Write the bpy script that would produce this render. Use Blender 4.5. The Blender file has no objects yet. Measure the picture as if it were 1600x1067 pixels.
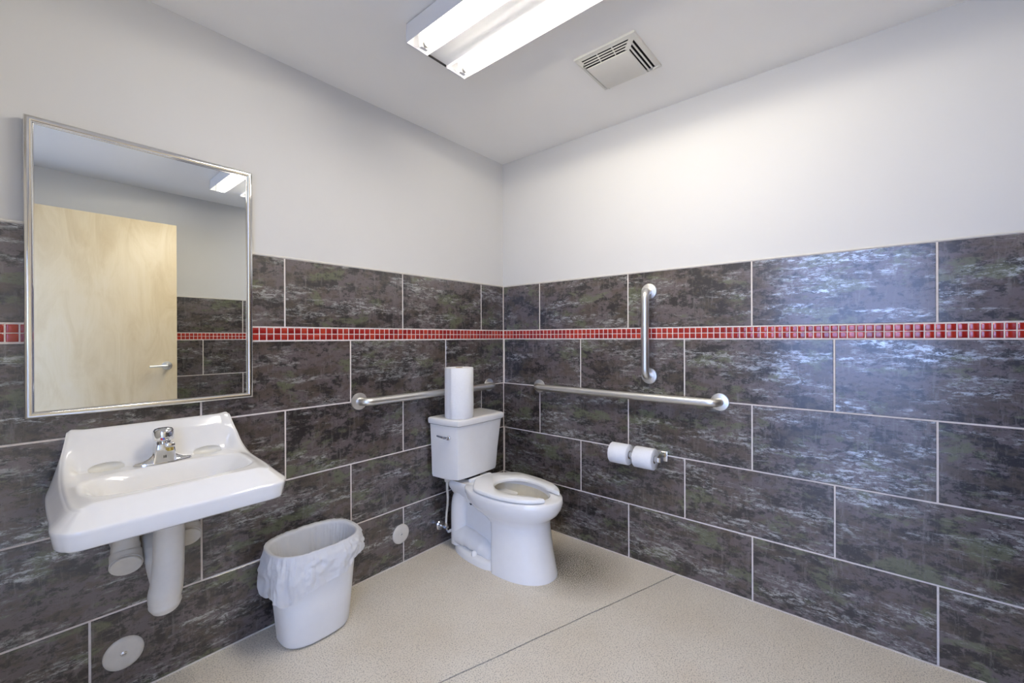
import bpy, bmesh, math, random
from mathutils import Vector, Matrix, noise
random.seed(7)
D = bpy.data
SC = bpy.context.scene
COL = SC.collection

# ------------------------------------------------------------------ camera
CAM = Vector((-2.22396, -1.96873, 1.23127))
_a = math.radians(41.4) - 0.02153
_p, _r = -0.00089, -0.00363
FWD = Vector((math.cos(_a)*math.cos(_p), math.sin(_a)*math.cos(_p), math.sin(_p)))
_right = Vector((math.sin(_a), -math.cos(_a), 0)); _up = _right.cross(FWD)
RT = _right*math.cos(_r) + _up*math.sin(_r); UP = _up*math.cos(_r) - _right*math.sin(_r)
cd = D.cameras.new('camera'); cam = D.objects.new('camera', cd); COL.objects.link(cam)
cd.sensor_width = 36; cd.sensor_fit = 'HORIZONTAL'; cd.lens = 664.598*36/1600
cd.shift_x = (800-802.17)/1600; cd.shift_y = (527.36-533.5)/1600
cd.clip_start = 0.01
cam.matrix_world = Matrix(((RT.x, UP.x, -FWD.x, CAM.x), (RT.y, UP.y, -FWD.y, CAM.y), (RT.z, UP.z, -FWD.z, CAM.z), (0, 0, 0, 1)))
SC.camera = cam

# ------------------------------------------------------------------ daylight outside the doorway, exposure
W = D.worlds.new('daylight'); SC.world = W; W.use_nodes = True
bg = W.node_tree.nodes['Background']; bg.inputs[0].default_value = (0.36, 0.52, 1.0, 1); bg.inputs[1].default_value = 4.5
LAMP_STRENGTH = 52.0
SC.view_settings.view_transform = 'Standard'; SC.view_settings.look = 'None'
SC.view_settings.gamma = 1; SC.view_settings.use_curve_mapping = False
SC.view_settings.exposure = 0.64

# ------------------------------------------------------------------ dimensions (metres; corner of the tiled walls at the origin)
TX, TZ, GR = 0.6128, 0.30618, 0.0066
ZE = 0.30102; ZD = ZE+TZ; ZC = ZE+2*TZ; ZB0 = ZE+3*TZ; ZB1 = ZB0+0.05872; ZT = ZB1+0.30389
CEIL = 2.44; XB = -2.62; YN = -2.53; PT = 0.009          # back wall, near wall, plaster set back behind the tile face
DOOR_Y0, DOOR_Y1, DOOR_H = -2.365, -1.29, 2.135

# ------------------------------------------------------------------ node helpers and materials
def new_mat(name):
    m = D.materials.new(name); m.use_nodes = True
    return m, m.node_tree, m.node_tree.nodes['Principled BSDF']
def N(nt, kind, **kw):
    n = nt.nodes.new(kind)
    for k, v in kw.items():
        if k.startswith('i_'): n.inputs[k[2:].replace('_', ' ')].default_value = v
        else: setattr(n, k, v)
    return n
def ramp(nt, src, stops, interp='LINEAR'):
    r = nt.nodes.new('ShaderNodeValToRGB'); r.color_ramp.interpolation = interp
    el = r.color_ramp.elements
    while len(el) > len(stops): el.remove(el[-1])
    while len(el) < len(stops): el.new(0.5)
    for e, (p, c) in zip(el, stops):
        e.position = p; e.color = c if len(c) == 4 else (*c, 1)
    nt.links.new(src, r.inputs[0]); return r
def g(v): return (v, v, v, 1)
def mixc(nt, fac, a, b, mode='MIX'):
    m = nt.nodes.new('ShaderNodeMix'); m.data_type = 'RGBA'; m.blend_type = mode
    for sock, v in ((m.inputs[0], fac), (m.inputs[6], a), (m.inputs[7], b)):
        if hasattr(v, 'is_linked'): nt.links.new(v, sock)
        elif isinstance(v, (int, float)): sock.default_value = v
        else: sock.default_value = v if len(v) == 4 else (*v, 1)
    return m.outputs[2]
def math_n(nt, op, a, b=None):
    m = nt.nodes.new('ShaderNodeMath'); m.operation = op
    for i, v in enumerate((a, b)):
        if v is None: continue
        if hasattr(v, 'is_linked'): nt.links.new(v, m.inputs[i])
        else: m.inputs[i].default_value = v
    return m.outputs[0]
def simple(name, col, rough=0.5, metal=0.0, spec=0.5, var=0.0, scale=30, coat=0.0, bump=0.0):
    m, nt, b = new_mat(name)
    b.inputs['Roughness'].default_value = rough; b.inputs['Metallic'].default_value = metal
    b.inputs['Specular IOR Level'].default_value = spec; b.inputs['Coat Weight'].default_value = coat
    tc = N(nt, 'ShaderNodeTexCoord'); n = N(nt, 'ShaderNodeTexNoise', i_Scale=scale, i_Detail=4.0)
    nt.links.new(tc.outputs['Object'], n.inputs['Vector'])
    lo = [c*(1-var) for c in col]; hi = [min(1, c*(1+var)) for c in col]
    r = ramp(nt, n.outputs['Fac'], [(0.3, lo), (0.7, hi)]); nt.links.new(r.outputs[0], b.inputs['Base Color'])
    if bump:
        bp = N(nt, 'ShaderNodeBump', i_Strength=bump, i_Distance=0.002); nt.links.new(n.outputs['Fac'], bp.inputs['Height'])
        nt.links.new(bp.outputs[0], b.inputs['Normal'])
    return m

def tile_material():
    m, nt, b = new_mat('slate_look_porcelain'); L = nt.links.new
    tc = N(nt, 'ShaderNodeTexCoord'); oi = N(nt, 'ShaderNodeObjectInfo')
    off = N(nt, 'ShaderNodeVectorMath', operation='SCALE'); off.inputs[0].default_value = (37.0, 11.0, 53.0); L(oi.outputs['Random'], off.inputs['Scale'])
    add = N(nt, 'ShaderNodeVectorMath', operation='ADD'); L(tc.outputs['Object'], add.inputs[0]); L(off.outputs[0], add.inputs[1])
    def noi(sc, det, rg, stretch=(1, 1, 1), dist=0.0):
        mp = N(nt, 'ShaderNodeMapping'); mp.inputs['Scale'].default_value = stretch; L(add.outputs[0], mp.inputs['Vector'])
        n = N(nt, 'ShaderNodeTexNoise', i_Scale=sc, i_Detail=det, i_Roughness=rg, i_Distortion=dist); L(mp.outputs[0], n.inputs['Vector'])
        return n.outputs['Fac']
    big = noi(8, 8, 0.66, (0.75, 1, 1.5), 0.25); fine = noi(42, 10, 0.78, (0.8, 1, 1.3), 0.3); grn = noi(7.5, 9, 0.66, (0.7, 1, 1.5), 0.3)
    brn = noi(12, 9, 0.70, (0.8, 1, 1.4), 0.2); spk = noi(48, 10, 0.85, (0.5, 1, 1.6), 0.4); msk = noi(5.5, 8, 0.70, (0.45, 1, 2.2), 0.2); strk = noi(30, 7, 0.75, (1.8, 1, 0.3))
    plain = (0.108, 0.086, 0.085); dark = (0.011, 0.008, 0.007)
    mott = math_n(nt, 'ADD', math_n(nt, 'MULTIPLY', big, 0.55), math_n(nt, 'MULTIPLY', fine, 0.45))
    mk = ramp(nt, mott, [(0.472, g(0)), (0.516, g(1))])
    c = mixc(nt, mk.outputs[0], dark, plain)
    br = ramp(nt, brn, [(0.49, g(0)), (0.57, g(0.75))]); c = mixc(nt, br.outputs[0], c, (0.070, 0.050, 0.034))
    gr = ramp(nt, grn, [(0.556, g(0)), (0.604, g(0.78))]); c = mixc(nt, gr.outputs[0], c, (0.110, 0.122, 0.064))
    fd = ramp(nt, fine, [(0.40, g(0.75)), (0.475, g(0))]); c = mixc(nt, fd.outputs[0], c, dark)
    st = ramp(nt, strk, [(0.54, g(0)), (0.66, g(0.5))]); c = mixc(nt, st.outputs[0], c, (0.19, 0.172, 0.160))
    s1 = ramp(nt, spk, [(0.498, g(0)), (0.545, g(1))]); s2 = ramp(nt, msk, [(0.51, g(0)), (0.60, g(1))])
    sp = math_n(nt, 'MULTIPLY', s1.outputs[0], s2.outputs[0])
    c = mixc(nt, math_n(nt, 'MULTIPLY', sp, 0.7), c, (0.56, 0.57, 0.555))
    L(c, b.inputs['Base Color'])
    b.inputs['Specular IOR Level'].default_value = 0.5
    rr = ramp(nt, sp, [(0.0, g(0.40)), (1.0, g(0.28))]); L(rr.outputs[0], b.inputs['Roughness'])
    L(math_n(nt, 'MULTIPLY', sp, 0.85), b.inputs['Metallic'])
    b.inputs['Coat Weight'].default_value = 0.9; b.inputs['Coat Roughness'].default_value = 0.18; b.inputs['Coat IOR'].default_value = 1.6
    bp = N(nt, 'ShaderNodeBump', i_Strength=0.25, i_Distance=0.0015); L(fine, bp.inputs['Height']); L(bp.outputs[0], b.inputs['Normal'])
    return m
def mosaic_material():
    m, nt, b = new_mat('red_glass_mosaic'); L = nt.links.new
    oi = N(nt, 'ShaderNodeObjectInfo'); tc = N(nt, 'ShaderNodeTexCoord')
    r = ramp(nt, oi.outputs['Random'], [(0, (0.26, 0.012, 0.010)), (0.5, (0.36, 0.020, 0.014)), (1, (0.45, 0.040, 0.018))])
    n = N(nt, 'ShaderNodeTexNoise', i_Scale=90.0, i_Detail=3.0); L(tc.outputs['Object'], n.inputs['Vector'])
    L(mixc(nt, math_n(nt, 'MULTIPLY', n.outputs['Fac'], 0.35), r.outputs[0], (0.16, 0.008, 0.008)), b.inputs['Base Color'])
    b.inputs['Roughness'].default_value = 0.10; b.inputs['Coat Weight'].default_value = 0.6; b.inputs['Coat Roughness'].default_value = 0.05
    return m
def concrete_material():
    m, nt, b = new_mat('polished_concrete'); L = nt.links.new
    tc = N(nt, 'ShaderNodeTexCoord'); P = tc.outputs['Object']
    def noi(sc, det, rg):
        n = N(nt, 'ShaderNodeTexNoise', i_Scale=sc, i_Detail=det, i_Roughness=rg); L(P, n.inputs['Vector']); return n.outputs['Fac']
    c = ramp(nt, noi(2.2, 5, 0.6), [(0.3, (0.69, 0.615, 0.49)), (0.7, (0.79, 0.735, 0.625))]).outputs[0]
    c = mixc(nt, ramp(nt, noi(210, 3, 0.65), [(0.40, g(0.85)), (0.47, g(0))]).outputs[0], c, (0.34, 0.30, 0.24))
    v = N(nt, 'ShaderNodeTexVoronoi', i_Scale=75.0); L(P, v.inputs['Vector'])
    c = mixc(nt, ramp(nt, v.outputs['Distance'], [(0.11, g(0.75)), (0.17, g(0))]).outputs[0], c, (0.27, 0.24, 0.2))
    # wear speckles beside the toilet, plus the shadow there painted into the floor colour
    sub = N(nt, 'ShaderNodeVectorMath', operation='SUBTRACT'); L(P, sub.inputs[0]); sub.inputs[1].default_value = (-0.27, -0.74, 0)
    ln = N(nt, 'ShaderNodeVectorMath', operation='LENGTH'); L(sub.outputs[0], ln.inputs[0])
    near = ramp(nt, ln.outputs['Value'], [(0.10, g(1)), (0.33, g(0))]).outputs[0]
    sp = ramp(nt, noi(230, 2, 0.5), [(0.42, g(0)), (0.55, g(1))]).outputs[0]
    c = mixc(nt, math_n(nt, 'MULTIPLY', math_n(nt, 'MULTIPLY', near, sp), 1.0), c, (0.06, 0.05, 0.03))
    L(c, b.inputs['Base Color'])
    L(ramp(nt, noi(4, 4, 0.6), [(0.3, g(0.42)), (0.7, g(0.60))]).outputs[0], b.inputs['Roughness'])
    bp = N(nt, 'ShaderNodeBump', i_Strength=0.03, i_Distance=0.001); L(noi(120, 4, 0.6), bp.inputs['Height']); L(bp.outputs[0], b.inputs['Normal'])
    return m
def veneer_material():
    m, nt, b = new_mat('birch_veneer'); L = nt.links.new
    tc = N(nt, 'ShaderNodeTexCoord'); mp = N(nt, 'ShaderNodeMapping'); mp.inputs['Scale'].default_value = (3.0, 3.0, 0.9); L(tc.outputs['Object'], mp.inputs['Vector'])
    n = N(nt, 'ShaderNodeTexNoise', i_Scale=2.5, i_Detail=7.0, i_Roughness=0.6, i_Distortion=1.2); L(mp.outputs[0], n.inputs['Vector'])
    mp2 = N(nt, 'ShaderNodeMapping'); mp2.inputs['Scale'].default_value = (60.0, 60.0, 2.0); L(tc.outputs['Object'], mp2.inputs['Vector'])
    n2 = N(nt, 'ShaderNodeTexNoise', i_Scale=3.0, i_Detail=4.0); L(mp2.outputs[0], n2.inputs['Vector'])
    c = ramp(nt, n.outputs['Fac'], [(0.3, (0.68, 0.53, 0.31)), (0.55, (0.80, 0.66, 0.42)), (0.75, (0.83, 0.70, 0.48))]).outputs[0]
    c = mixc(nt, math_n(nt, 'MULTIPLY', n2.outputs['Fac'], 0.22), c, (0.56, 0.42, 0.24)); L(c, b.inputs['Base Color'])
    b.inputs['Roughness'].default_value = 0.38
    return m
def steel(name, rough, col=(0.72, 0.71, 0.69), stretch=(1, 1, 1)):
    m, nt, b = new_mat(name); L = nt.links.new
    tc = N(nt, 'ShaderNodeTexCoord'); mp = N(nt, 'ShaderNodeMapping'); mp.inputs['Scale'].default_value = stretch; L(tc.outputs['Object'], mp.inputs['Vector'])
    n = N(nt, 'ShaderNodeTexNoise', i_Scale=120.0, i_Detail=3.0); L(mp.outputs[0], n.inputs['Vector'])
    b.inputs['Metallic'].default_value = 1; b.inputs['Base Color'].default_value = (*col, 1)
    L(ramp(nt, n.outputs['Fac'], [(0.3, g(rough*0.95)), (0.7, g(rough*1.05))]).outputs[0], b.inputs['Roughness'])
    return m
def emitter(name, col, strength):
    m = D.materials.new(name); m.use_nodes = True; nt = m.node_tree; nt.nodes.clear()
    e = N(nt, 'ShaderNodeEmission'); e.inputs[0].default_value = (*col, 1); e.inputs[1].default_value = strength
    o = N(nt, 'ShaderNodeOutputMaterial'); nt.links.new(e.outputs[0], o.inputs[0]); return m
def bag_material():
    m, nt, b = new_mat('thin_white_plastic'); L = nt.links.new
    b.inputs['Base Color'].default_value = (0.93, 0.93, 0.93, 1); b.inputs['Roughness'].default_value = 0.30
    tr = N(nt, 'ShaderNodeBsdfTranslucent'); tr.inputs[0].default_value = (0.95, 0.95, 0.95, 1)
    tp = N(nt, 'ShaderNodeBsdfTransparent'); tp.inputs[0].default_value = (0.95, 0.95, 0.95, 1)
    m1 = N(nt, 'ShaderNodeMixShader'); m1.inputs[0].default_value = 0.38; m2 = N(nt, 'ShaderNodeMixShader'); m2.inputs[0].default_value = 0.10
    L(b.outputs[0], m1.inputs[1]); L(tr.outputs[0], m1.inputs[2]); L(m1.outputs[0], m2.inputs[1]); L(tp.outputs[0], m2.inputs[2])
    L(m2.outputs[0], nt.nodes['Material Output'].inputs[0])
    tc = N(nt, 'ShaderNodeTexCoord'); n = N(nt, 'ShaderNodeTexNoise', i_Scale=14.0, i_Detail=5.0, i_Distortion=1.6); L(tc.outputs['Object'], n.inputs['Vector'])
    bp = N(nt, 'ShaderNodeBump', i_Strength=0.5, i_Distance=0.012); L(n.outputs['Fac'], bp.inputs['Height']); L(bp.outputs[0], b.inputs['Normal'])
    return m

M = dict(
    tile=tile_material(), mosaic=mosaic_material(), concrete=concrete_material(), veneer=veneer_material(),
    grout=simple('cream_grout', (0.73, 0.67, 0.62), 0.85, var=0.08, scale=60),
    wallpaint=simple('white_wall_paint', (0.66, 0.652, 0.632), 0.55, var=0.012, scale=3, spec=0.3),
    ceilpaint=simple('ceiling_paint', (0.92, 0.905, 0.87), 0.7, var=0.012, scale=3, spec=0.2),
    caulk=simple('cream_caulk', (0.70, 0.67, 0.60), 0.6, var=0.05),
    groove=simple('joint_dirt', (0.16, 0.13, 0.09), 0.9, var=0.3),
    porcelain=simple('white_vitreous_china', (0.89, 0.875, 0.84), 0.12, var=0.01, coat=0.4),
    grime=simple('stained_porcelain', (0.76, 0.74, 0.66), 0.2, var=0.03),
    brass=simple('brass', (0.55, 0.42, 0.12), 0.3, metal=1.0), darkhole=simple('dark_void', (0.012, 0.012, 0.013), 0.9),
    seat=simple('white_plastic_seat', (0.89, 0.88, 0.85), 0.2, var=0.01), canplastic=simple('white_can_plastic', (0.86, 0.85, 0.82), 0.38, var=0.01),
    bowlwater=simple('bowl_stain', (0.70, 0.65, 0.52), 0.15, var=0.05),
    vinyl=simple('cream_pipe_wrap', (0.70, 0.66, 0.58), 0.42, var=0.03), cover=simple('painted_cover', (0.66, 0.62, 0.54), 0.4, var=0.06),
    paper=simple('white_tissue', (0.86, 0.86, 0.86), 0.9, var=0.02, scale=120, bump=0.4), core=simple('cardboard_core', (0.42, 0.32, 0.22), 0.9),
    ventplastic=simple('cream_vent_plastic', (0.72, 0.70, 0.64), 0.45, var=0.01), fixture=simple('white_enamel_steel', (0.82, 0.82, 0.83), 0.35, var=0.005),
    hose=simple('cream_hose', (0.66, 0.63, 0.55), 0.5, var=0.1, scale=200), rubber=simple('dark_rubber', (0.02, 0.02, 0.02), 0.6),
    red=simple('red_dot', (0.5, 0.02, 0.02), 0.3), blue=simple('blue_dot', (0.05, 0.1, 0.5), 0.3), frame=simple('grey_door_frame', (0.35, 0.34, 0.33), 0.5),
    ground=simple('outdoor_paving', (0.42, 0.39, 0.35), 0.8, var=0.1, scale=6),
    satin=steel('satin_stainless', 0.36, (0.80, 0.79, 0.76)), polished=steel('polished_stainless', 0.08, (0.74, 0.73, 0.71)), chrome=steel('chrome', 0.05, (0.80, 0.80, 0.81)),
    silver=steel('mirror_silver', 0.002, (0.82, 0.845, 0.825)),
    tube=emitter('fluorescent_tube', (1.0, 0.925, 0.795), LAMP_STRENGTH), bag=bag_material(),
)

# ------------------------------------------------------------------ geometry helpers
def obj(name, verts, faces, mat, parent=None, angle=35, loc=None, rotz=0.0):
    me = D.meshes.new(name); me.from_pydata([tuple(v) for v in verts], [], faces); me.validate()
    bm = bmesh.new(); bm.from_mesh(me); bmesh.ops.recalc_face_normals(bm, faces=bm.faces); bm.to_mesh(me); bm.free()
    return link(name, me, mat, parent, angle, loc, rotz)
def link(name, me, mat, parent=None, angle=35, loc=None, rotz=0.0):
    for mm in (mat if isinstance(mat, list) else [mat]): me.materials.append(M[mm] if isinstance(mm, str) else mm)
    if angle is not None:
        me.shade_smooth(); me.set_sharp_from_angle(angle=math.radians(angle))
    o = D.objects.new(name, me); COL.objects.link(o)
    if parent: o.parent = parent
    if loc: o.location = loc
    o.rotation_euler.z = rotz
    return o
def inst(src, name, parent, loc, rotz=0.0):
    o = src.copy(); o.name = name; COL.objects.link(o); o.parent = parent; o.location = loc; o.rotation_euler.z = rotz; return o
def tag(o, label, cat, group=None, kind=None):
    o['label'] = label; o['category'] = cat
    if group: o['group'] = group
    if kind: o['kind'] = kind
    return o
def empty(name, loc, label, cat, group=None, kind=None):
    o = D.objects.new(name, None); COL.objects.link(o); o.location = loc; o.empty_display_size = 0.05
    return tag(o, label, cat, group, kind)
class MB:
    """collects shapes in world coordinates; build() makes one mesh"""
    def __init__(s): s.v = []; s.f = []
    def add(s, v, f):
        k = len(s.v); s.v += [Vector(p) for p in v]; s.f += [tuple(i+k for i in q) for q in f]; return s
    def box(s, a, b, bev=0.0):
        x0, y0, z0 = [min(p, q) for p, q in zip(a, b)]; x1, y1, z1 = [max(p, q) for p, q in zip(a, b)]
        if bev <= 0:
            return s.add([(x0,y0,z0),(x1,y0,z0),(x1,y1,z0),(x0,y1,z0),(x0,y0,z1),(x1,y0,z1),(x1,y1,z1),(x0,y1,z1)],
                         [(0,3,2,1),(4,5,6,7),(0,1,5,4),(1,2,6,5),(2,3,7,6),(3,0,4,7)])
        bm = bmesh.new(); bmesh.ops.create_cube(bm, size=1)
        for v in bm.verts: v.co = Vector(((x0+x1)/2 + v.co.x*(x1-x0), (y0+y1)/2 + v.co.y*(y1-y0), (z0+z1)/2 + v.co.z*(z1-z0)))
        bmesh.ops.bevel(bm, geom=bm.edges[:], offset=bev, segments=2, profile=0.5, affect='EDGES')
        return s.bm(bm)
    def bm(s, bm):
        bm.verts.ensure_lookup_table(); bm.verts.index_update()
        s.add([v.co.copy() for v in bm.verts], [tuple(v.index for v in f.verts) for f in bm.faces]); bm.free(); return s
    def loft(s, rings, cap0=True, cap1=True, closed=True):
        n = len(rings[0]); v = [p for r in rings for p in r]; f = []
        for i in range(len(rings)-1):
            for j in range(n if closed else n-1):
                k = (j+1) % n; f.append((i*n+j, i*n+k, (i+1)*n+k, (i+1)*n+j))
        if cap0: f.append(tuple(range(n-1, -1, -1)))
        if cap1: f.append(tuple((len(rings)-1)*n+j for j in range(n)))
        return s.add(v, f)
    def lathe(s, prof, origin, axis=(0, 0, 1), n=32, cap0=True, cap1=True):
        ax = Vector(axis).normalized(); q = Vector((0, 0, 1)).rotation_difference(ax).to_matrix(); o = Vector(origin)
        return s.loft([[o + q @ Vector((r*math.cos(2*math.pi*j/n), r*math.sin(2*math.pi*j/n), h)) for j in range(n)] for r, h in prof], cap0, cap1)
    def tube(s, pts, rad, n=20, cap=True):
        pts = [Vector(p) for p in pts]; rads = rad if isinstance(rad, (list, tuple)) else [rad]*len(pts)
        rings = []; prev = None
        for i, p in enumerate(pts):
            t = (pts[min(i+1, len(pts)-1)] - pts[max(i-1, 0)]).normalized()
            if prev is None:
                u = t.orthogonal().normalized()
            else:
                u = (prev - t*prev.dot(t)).normalized()
            prev = u; w = t.cross(u)
            rings.append([p + (u*math.cos(2*math.pi*j/n) + w*math.sin(2*math.pi*j/n))*rads[i] for j in range(n)])
        return s.loft(rings, cap, cap)
    def build(s, name, mat, parent=None, angle=35):
        # parents sit at their base: keep world placement by using local coordinates of the parent
        off = Vector((0, 0, 0)); p = parent
        while p: off += p.location; p = p.parent
        return obj(name, [v-off for v in s.v], s.f, mat, parent, angle)
def smooth(a, b, x):
    t = max(0.0, min(1.0, (x-a)/(b-a))) if a != b else float(x > a); return t*t*(3-2*t)
def lerp(a, b, t): return a+(b-a)*t
def interp(tab, x):
    tab = sorted(tab)
    if x <= tab[0][0]: return tab[0][1]
    for (x0, y0), (x1, y1) in zip(tab, tab[1:]):
        if x <= x1: return lerp(y0, y1, (x-x0)/(x1-x0))
    return tab[-1][1]
def cinterp(tab, x):
    tab = sorted(tab)
    if x <= tab[0][0]: return tab[0][1]
    if x >= tab[-1][0]: return tab[-1][1]
    k = max(i for i in range(len(tab)-1) if tab[i][0] <= x)
    (x0, y0), (x1, y1) = tab[k], tab[k+1]; h = x1-x0; t = (x-x0)/h
    sl = lambda i: 0.0 if i in (0, len(tab)-1) else (tab[i+1][1]-tab[i-1][1])/(tab[i+1][0]-tab[i-1][0])
    m0, m1 = sl(k)*h, sl(k+1)*h
    return (2*t**3-3*t*t+1)*y0 + (t**3-2*t*t+t)*m0 + (-2*t**3+3*t*t)*y1 + (t**3-t*t)*m1
def arc_path(pts, r, n=8):
    """polyline with its inner corners rounded"""
    pts = [Vector(p) for p in pts]; out = [pts[0]]
    for a, b, c in zip(pts, pts[1:], pts[2:]):
        d0 = (a-b).normalized(); d1 = (c-b).normalized(); k = min(r, (a-b).length*0.95, (c-b).length*0.95)
        p0, p1 = b+d0*k, b+d1*k
        for i in range(n+1):
            t = i/n; out.append(p0*(1-t)**2 + b*2*t*(1-t) + p1*t*t)
    return out + [pts[-1]]
def spline(pts, n=8):
    pts = [Vector(p) for p in pts]; P = [pts[0]*2-pts[1]] + pts + [pts[-1]*2-pts[-2]]; out = []
    for i in range(1, len(P)-2):
        for k in range(n):
            t = k/n; a, b, c, d = P[i-1:i+3]
            out.append(0.5*((2*b) + (c-a)*t + (2*a-5*b+4*c-d)*t*t + (3*b-a-3*c+d)*t**3))
    return out + [pts[-1]]

# ------------------------------------------------------------------ the room
# floor: a dirt-filled base with two concrete slabs meeting at a diagonal ragged joint
fl = MB().box((XB-0.12, YN-0.12, -0.12), (0.12, 0.12, -0.012)).build('floor', 'groove', None, None)
tag(fl, 'beige polished concrete floor with a diagonal joint', 'floor', kind='structure')
JA, JB = Vector((0.12, -1.228, 0)), Vector((XB-0.12, -1.228+0.3248*(0.24-XB), 0))
def joint_edge(side):
    out = []; n = 160; d = (JB-JA); nrm = Vector((-d.y, d.x, 0)).normalized()*side
    rnd = random.Random(3 if side > 0 else 5)
    for i in range(n+1):
        t = i/n; p = JA+d*t
        w = 0.0026 + 0.0012*noise.noise(Vector((t*22, side*3, 0))) + 0.0007*rnd.random()
        wob = 0.002*noise.noise(Vector((t*14, 9, 0)))
        out.append(p + nrm*max(0.0006, w) + nrm*side*wob)
    return out
for side in (1, -1):
    e = joint_edge(side)
    dd = (JB-JA); nrm = Vector((-dd.y, dd.x, 0))*side
    far_y = 0.12 if nrm.y > 0 else YN-0.12
    poly = e + [Vector((XB-0.12, far_y, 0)), Vector((0.12, far_y, 0))]
    n = len(poly); low = [p + Vector((0, 0, -0.0115)) for p in poly]
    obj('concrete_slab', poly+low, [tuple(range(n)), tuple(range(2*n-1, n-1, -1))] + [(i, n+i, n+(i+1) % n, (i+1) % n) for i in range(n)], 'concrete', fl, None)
ce = MB().box((XB-0.12, YN-0.12, CEIL), (0.12, 0.12, CEIL+0.1)).build('ceiling', 'ceilpaint', None, None)
tag(ce, 'plain off-white painted ceiling above the room', 'ceiling', kind='structure')

def wall(name, label, boxes):
    m = MB()
    for a, b in boxes: m.box(a, b)
    return tag(m.build(name, 'wallpaint', None, None), label, 'wall', kind='structure')
wl = wall('wall_left', 'white wall with dark stone-look tiles and a red mosaic band behind sink and toilet', [((XB-0.12, PT, 0), (0.12, 0.12, CEIL))])
wr = wall('wall_right', 'white wall with dark tiles and red mosaic band carrying the toilet paper holder', [((PT, YN-0.12, 0), (0.12, PT, CEIL))])
wn = wall('wall_near', 'tiled white wall behind the open door, seen in the mirror', [((XB-0.12, YN-PT, 0), (PT, YN-0.12, CEIL))])
wb = wall('wall_back', 'plain white wall with the open doorway beside the sink', [((XB, DOOR_Y1, 0), (XB-0.12, PT, CEIL)), ((XB, YN-PT, 0), (XB-0.12, DOOR_Y0, CEIL)), ((XB, DOOR_Y0, DOOR_H), (XB-0.12, DOOR_Y1, CEIL))])
def ground_plane():
    o = MB().box((XB-9, -12, -0.14), (XB-0.121, 8, -0.01)).build('ground_outside', 'ground', None, None)
    tag(o, 'grey paving outside the open doorway', 'ground', kind='structure')
ground_plane()
fr = MB()
for y in (DOOR_Y0, DOOR_Y1): 
    s_ = 1 if y == DOOR_Y0 else -1
    fr.box((XB+0.012, y-s_*0.05, 0), (XB-0.132, y+s_*0.004, DOOR_H+0.05), 0.003)
fr.box((XB+0.012, DOOR_Y0-0.05, DOOR_H-0.004), (XB-0.132, DOOR_Y1+0.05, DOOR_H+0.05), 0.003)
tag(fr.build('trim_1', 'frame'), 'grey steel frame around the open doorway', 'door frame', kind='structure')

# tiles: every tile its own piece, local x along the wall, face towards local -y
TH = 0.0075
tile_cache = {}
def tile_mesh(w, h):
    key = (round(w, 4), round(h, 4))
    if key not in tile_cache:
        b = 0.0012; v = []
        for (i, y) in ((0, TH), (0, b), (b, 0)):
            v += [(i, y, i), (w-i, y, i), (w-i, y, h-i), (i, y, h-i)]
        f = [(8, 9, 10, 11)] + [(r*4+k, r*4+(k+1) % 4, r*4+4+(k+1) % 4, r*4+4+k) for r in (0, 1) for k in range(4)]
        me = D.meshes.new('wall_tile'); me.from_pydata(v, [], f); me.materials.append(M['tile']); tile_cache[key] = me
    return tile_cache[key]
def place(name, me, parent, loc, rotz):
    o = D.objects.new(name, me); COL.objects.link(o); o.parent = parent; o.location = loc; o.rotation_euler.z = rotz; return o
mo_w = 0.0286-0.0038
def mosaic_mesh():
    w = mo_w; b = 0.0022; v = []
    for (i, y) in ((0, 0.0055), (0, 0.0016), (b*0.45, 0.0004), (b, 0)):
        v += [(i, y, i), (w-i, y, i), (w-i, y, w-i), (i, y, w-i)]
    f = [(12, 13, 14, 15)] + [(r*4+k, r*4+(k+1) % 4, r*4+4+(k+1) % 4, r*4+4+k) for r in range(3) for k in range(4)]
    me = D.meshes.new('mosaic_tile'); me.from_pydata(v, [], f); me.materials.append(M['mosaic']); me.shade_smooth(); me.set_sharp_from_angle(angle=0.9); return me
MOS = mosaic_mesh()
ROWS = [(0.0, ZE, 0), (ZE, ZD, 1), (ZD, ZC, 0), (ZC, ZB0, 1), (ZB1, ZT, 0)]
def tile_wall(parent, length, first, to_world, rotz, flip, mosaic_pieces=True, skip=None):
    """to_world(t, z) -> point on the tile face t metres from the start corner; flip: local x runs towards the corner"""
    for z0, z1, par in ROWS:
        js = [0.0]; t = first + (0.5*TX if par else 0)
        while t > TX*0.999: t -= TX
        while t < length-0.01: js.append(t); t += TX
        js.append(length)
        for a, b in zip(js, js[1:]):
            a2, b2 = a+GR/2, b-GR/2; zb, zt = z0+(GR/2 if z0 else 0.004), z1-GR/2
            if b2-a2 < 0.01 or (skip and skip(a, b)): continue
            place('wall_tile', tile_mesh(b2-a2, zt-zb), parent, to_world(b2 if flip else a2, zb), rotz)
    n = int((length-0.004)/0.0286); zz = (ZB0+ZB1)/2
    if mosaic_pieces:
        for i in range(n):
            for k in (0, 1):
                t = 0.0040+i*0.0286 + (mo_w if flip else 0)
                z = zz + 0.0014 if k else zz-0.0014-mo_w
                place('mosaic_tile', MOS, parent, to_world(t, z) , rotz)
    else:
        m = MB(); rot = Matrix.Rotation(rotz, 3, 'Z')
        for i in range(n):
            for k in (0, 1):
                p = Vector(to_world(0.004+i*0.0286+(mo_w if flip else 0), zz+0.0014 if k else zz-0.0014-mo_w))
                m.add([p + rot @ v.co for v in MOS.vertices], [tuple(q.vertices) for q in MOS.polygons])
        o = m.build('mosaic_band', 'mosaic', parent, 40); o['kind'] = 'stuff'
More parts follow.
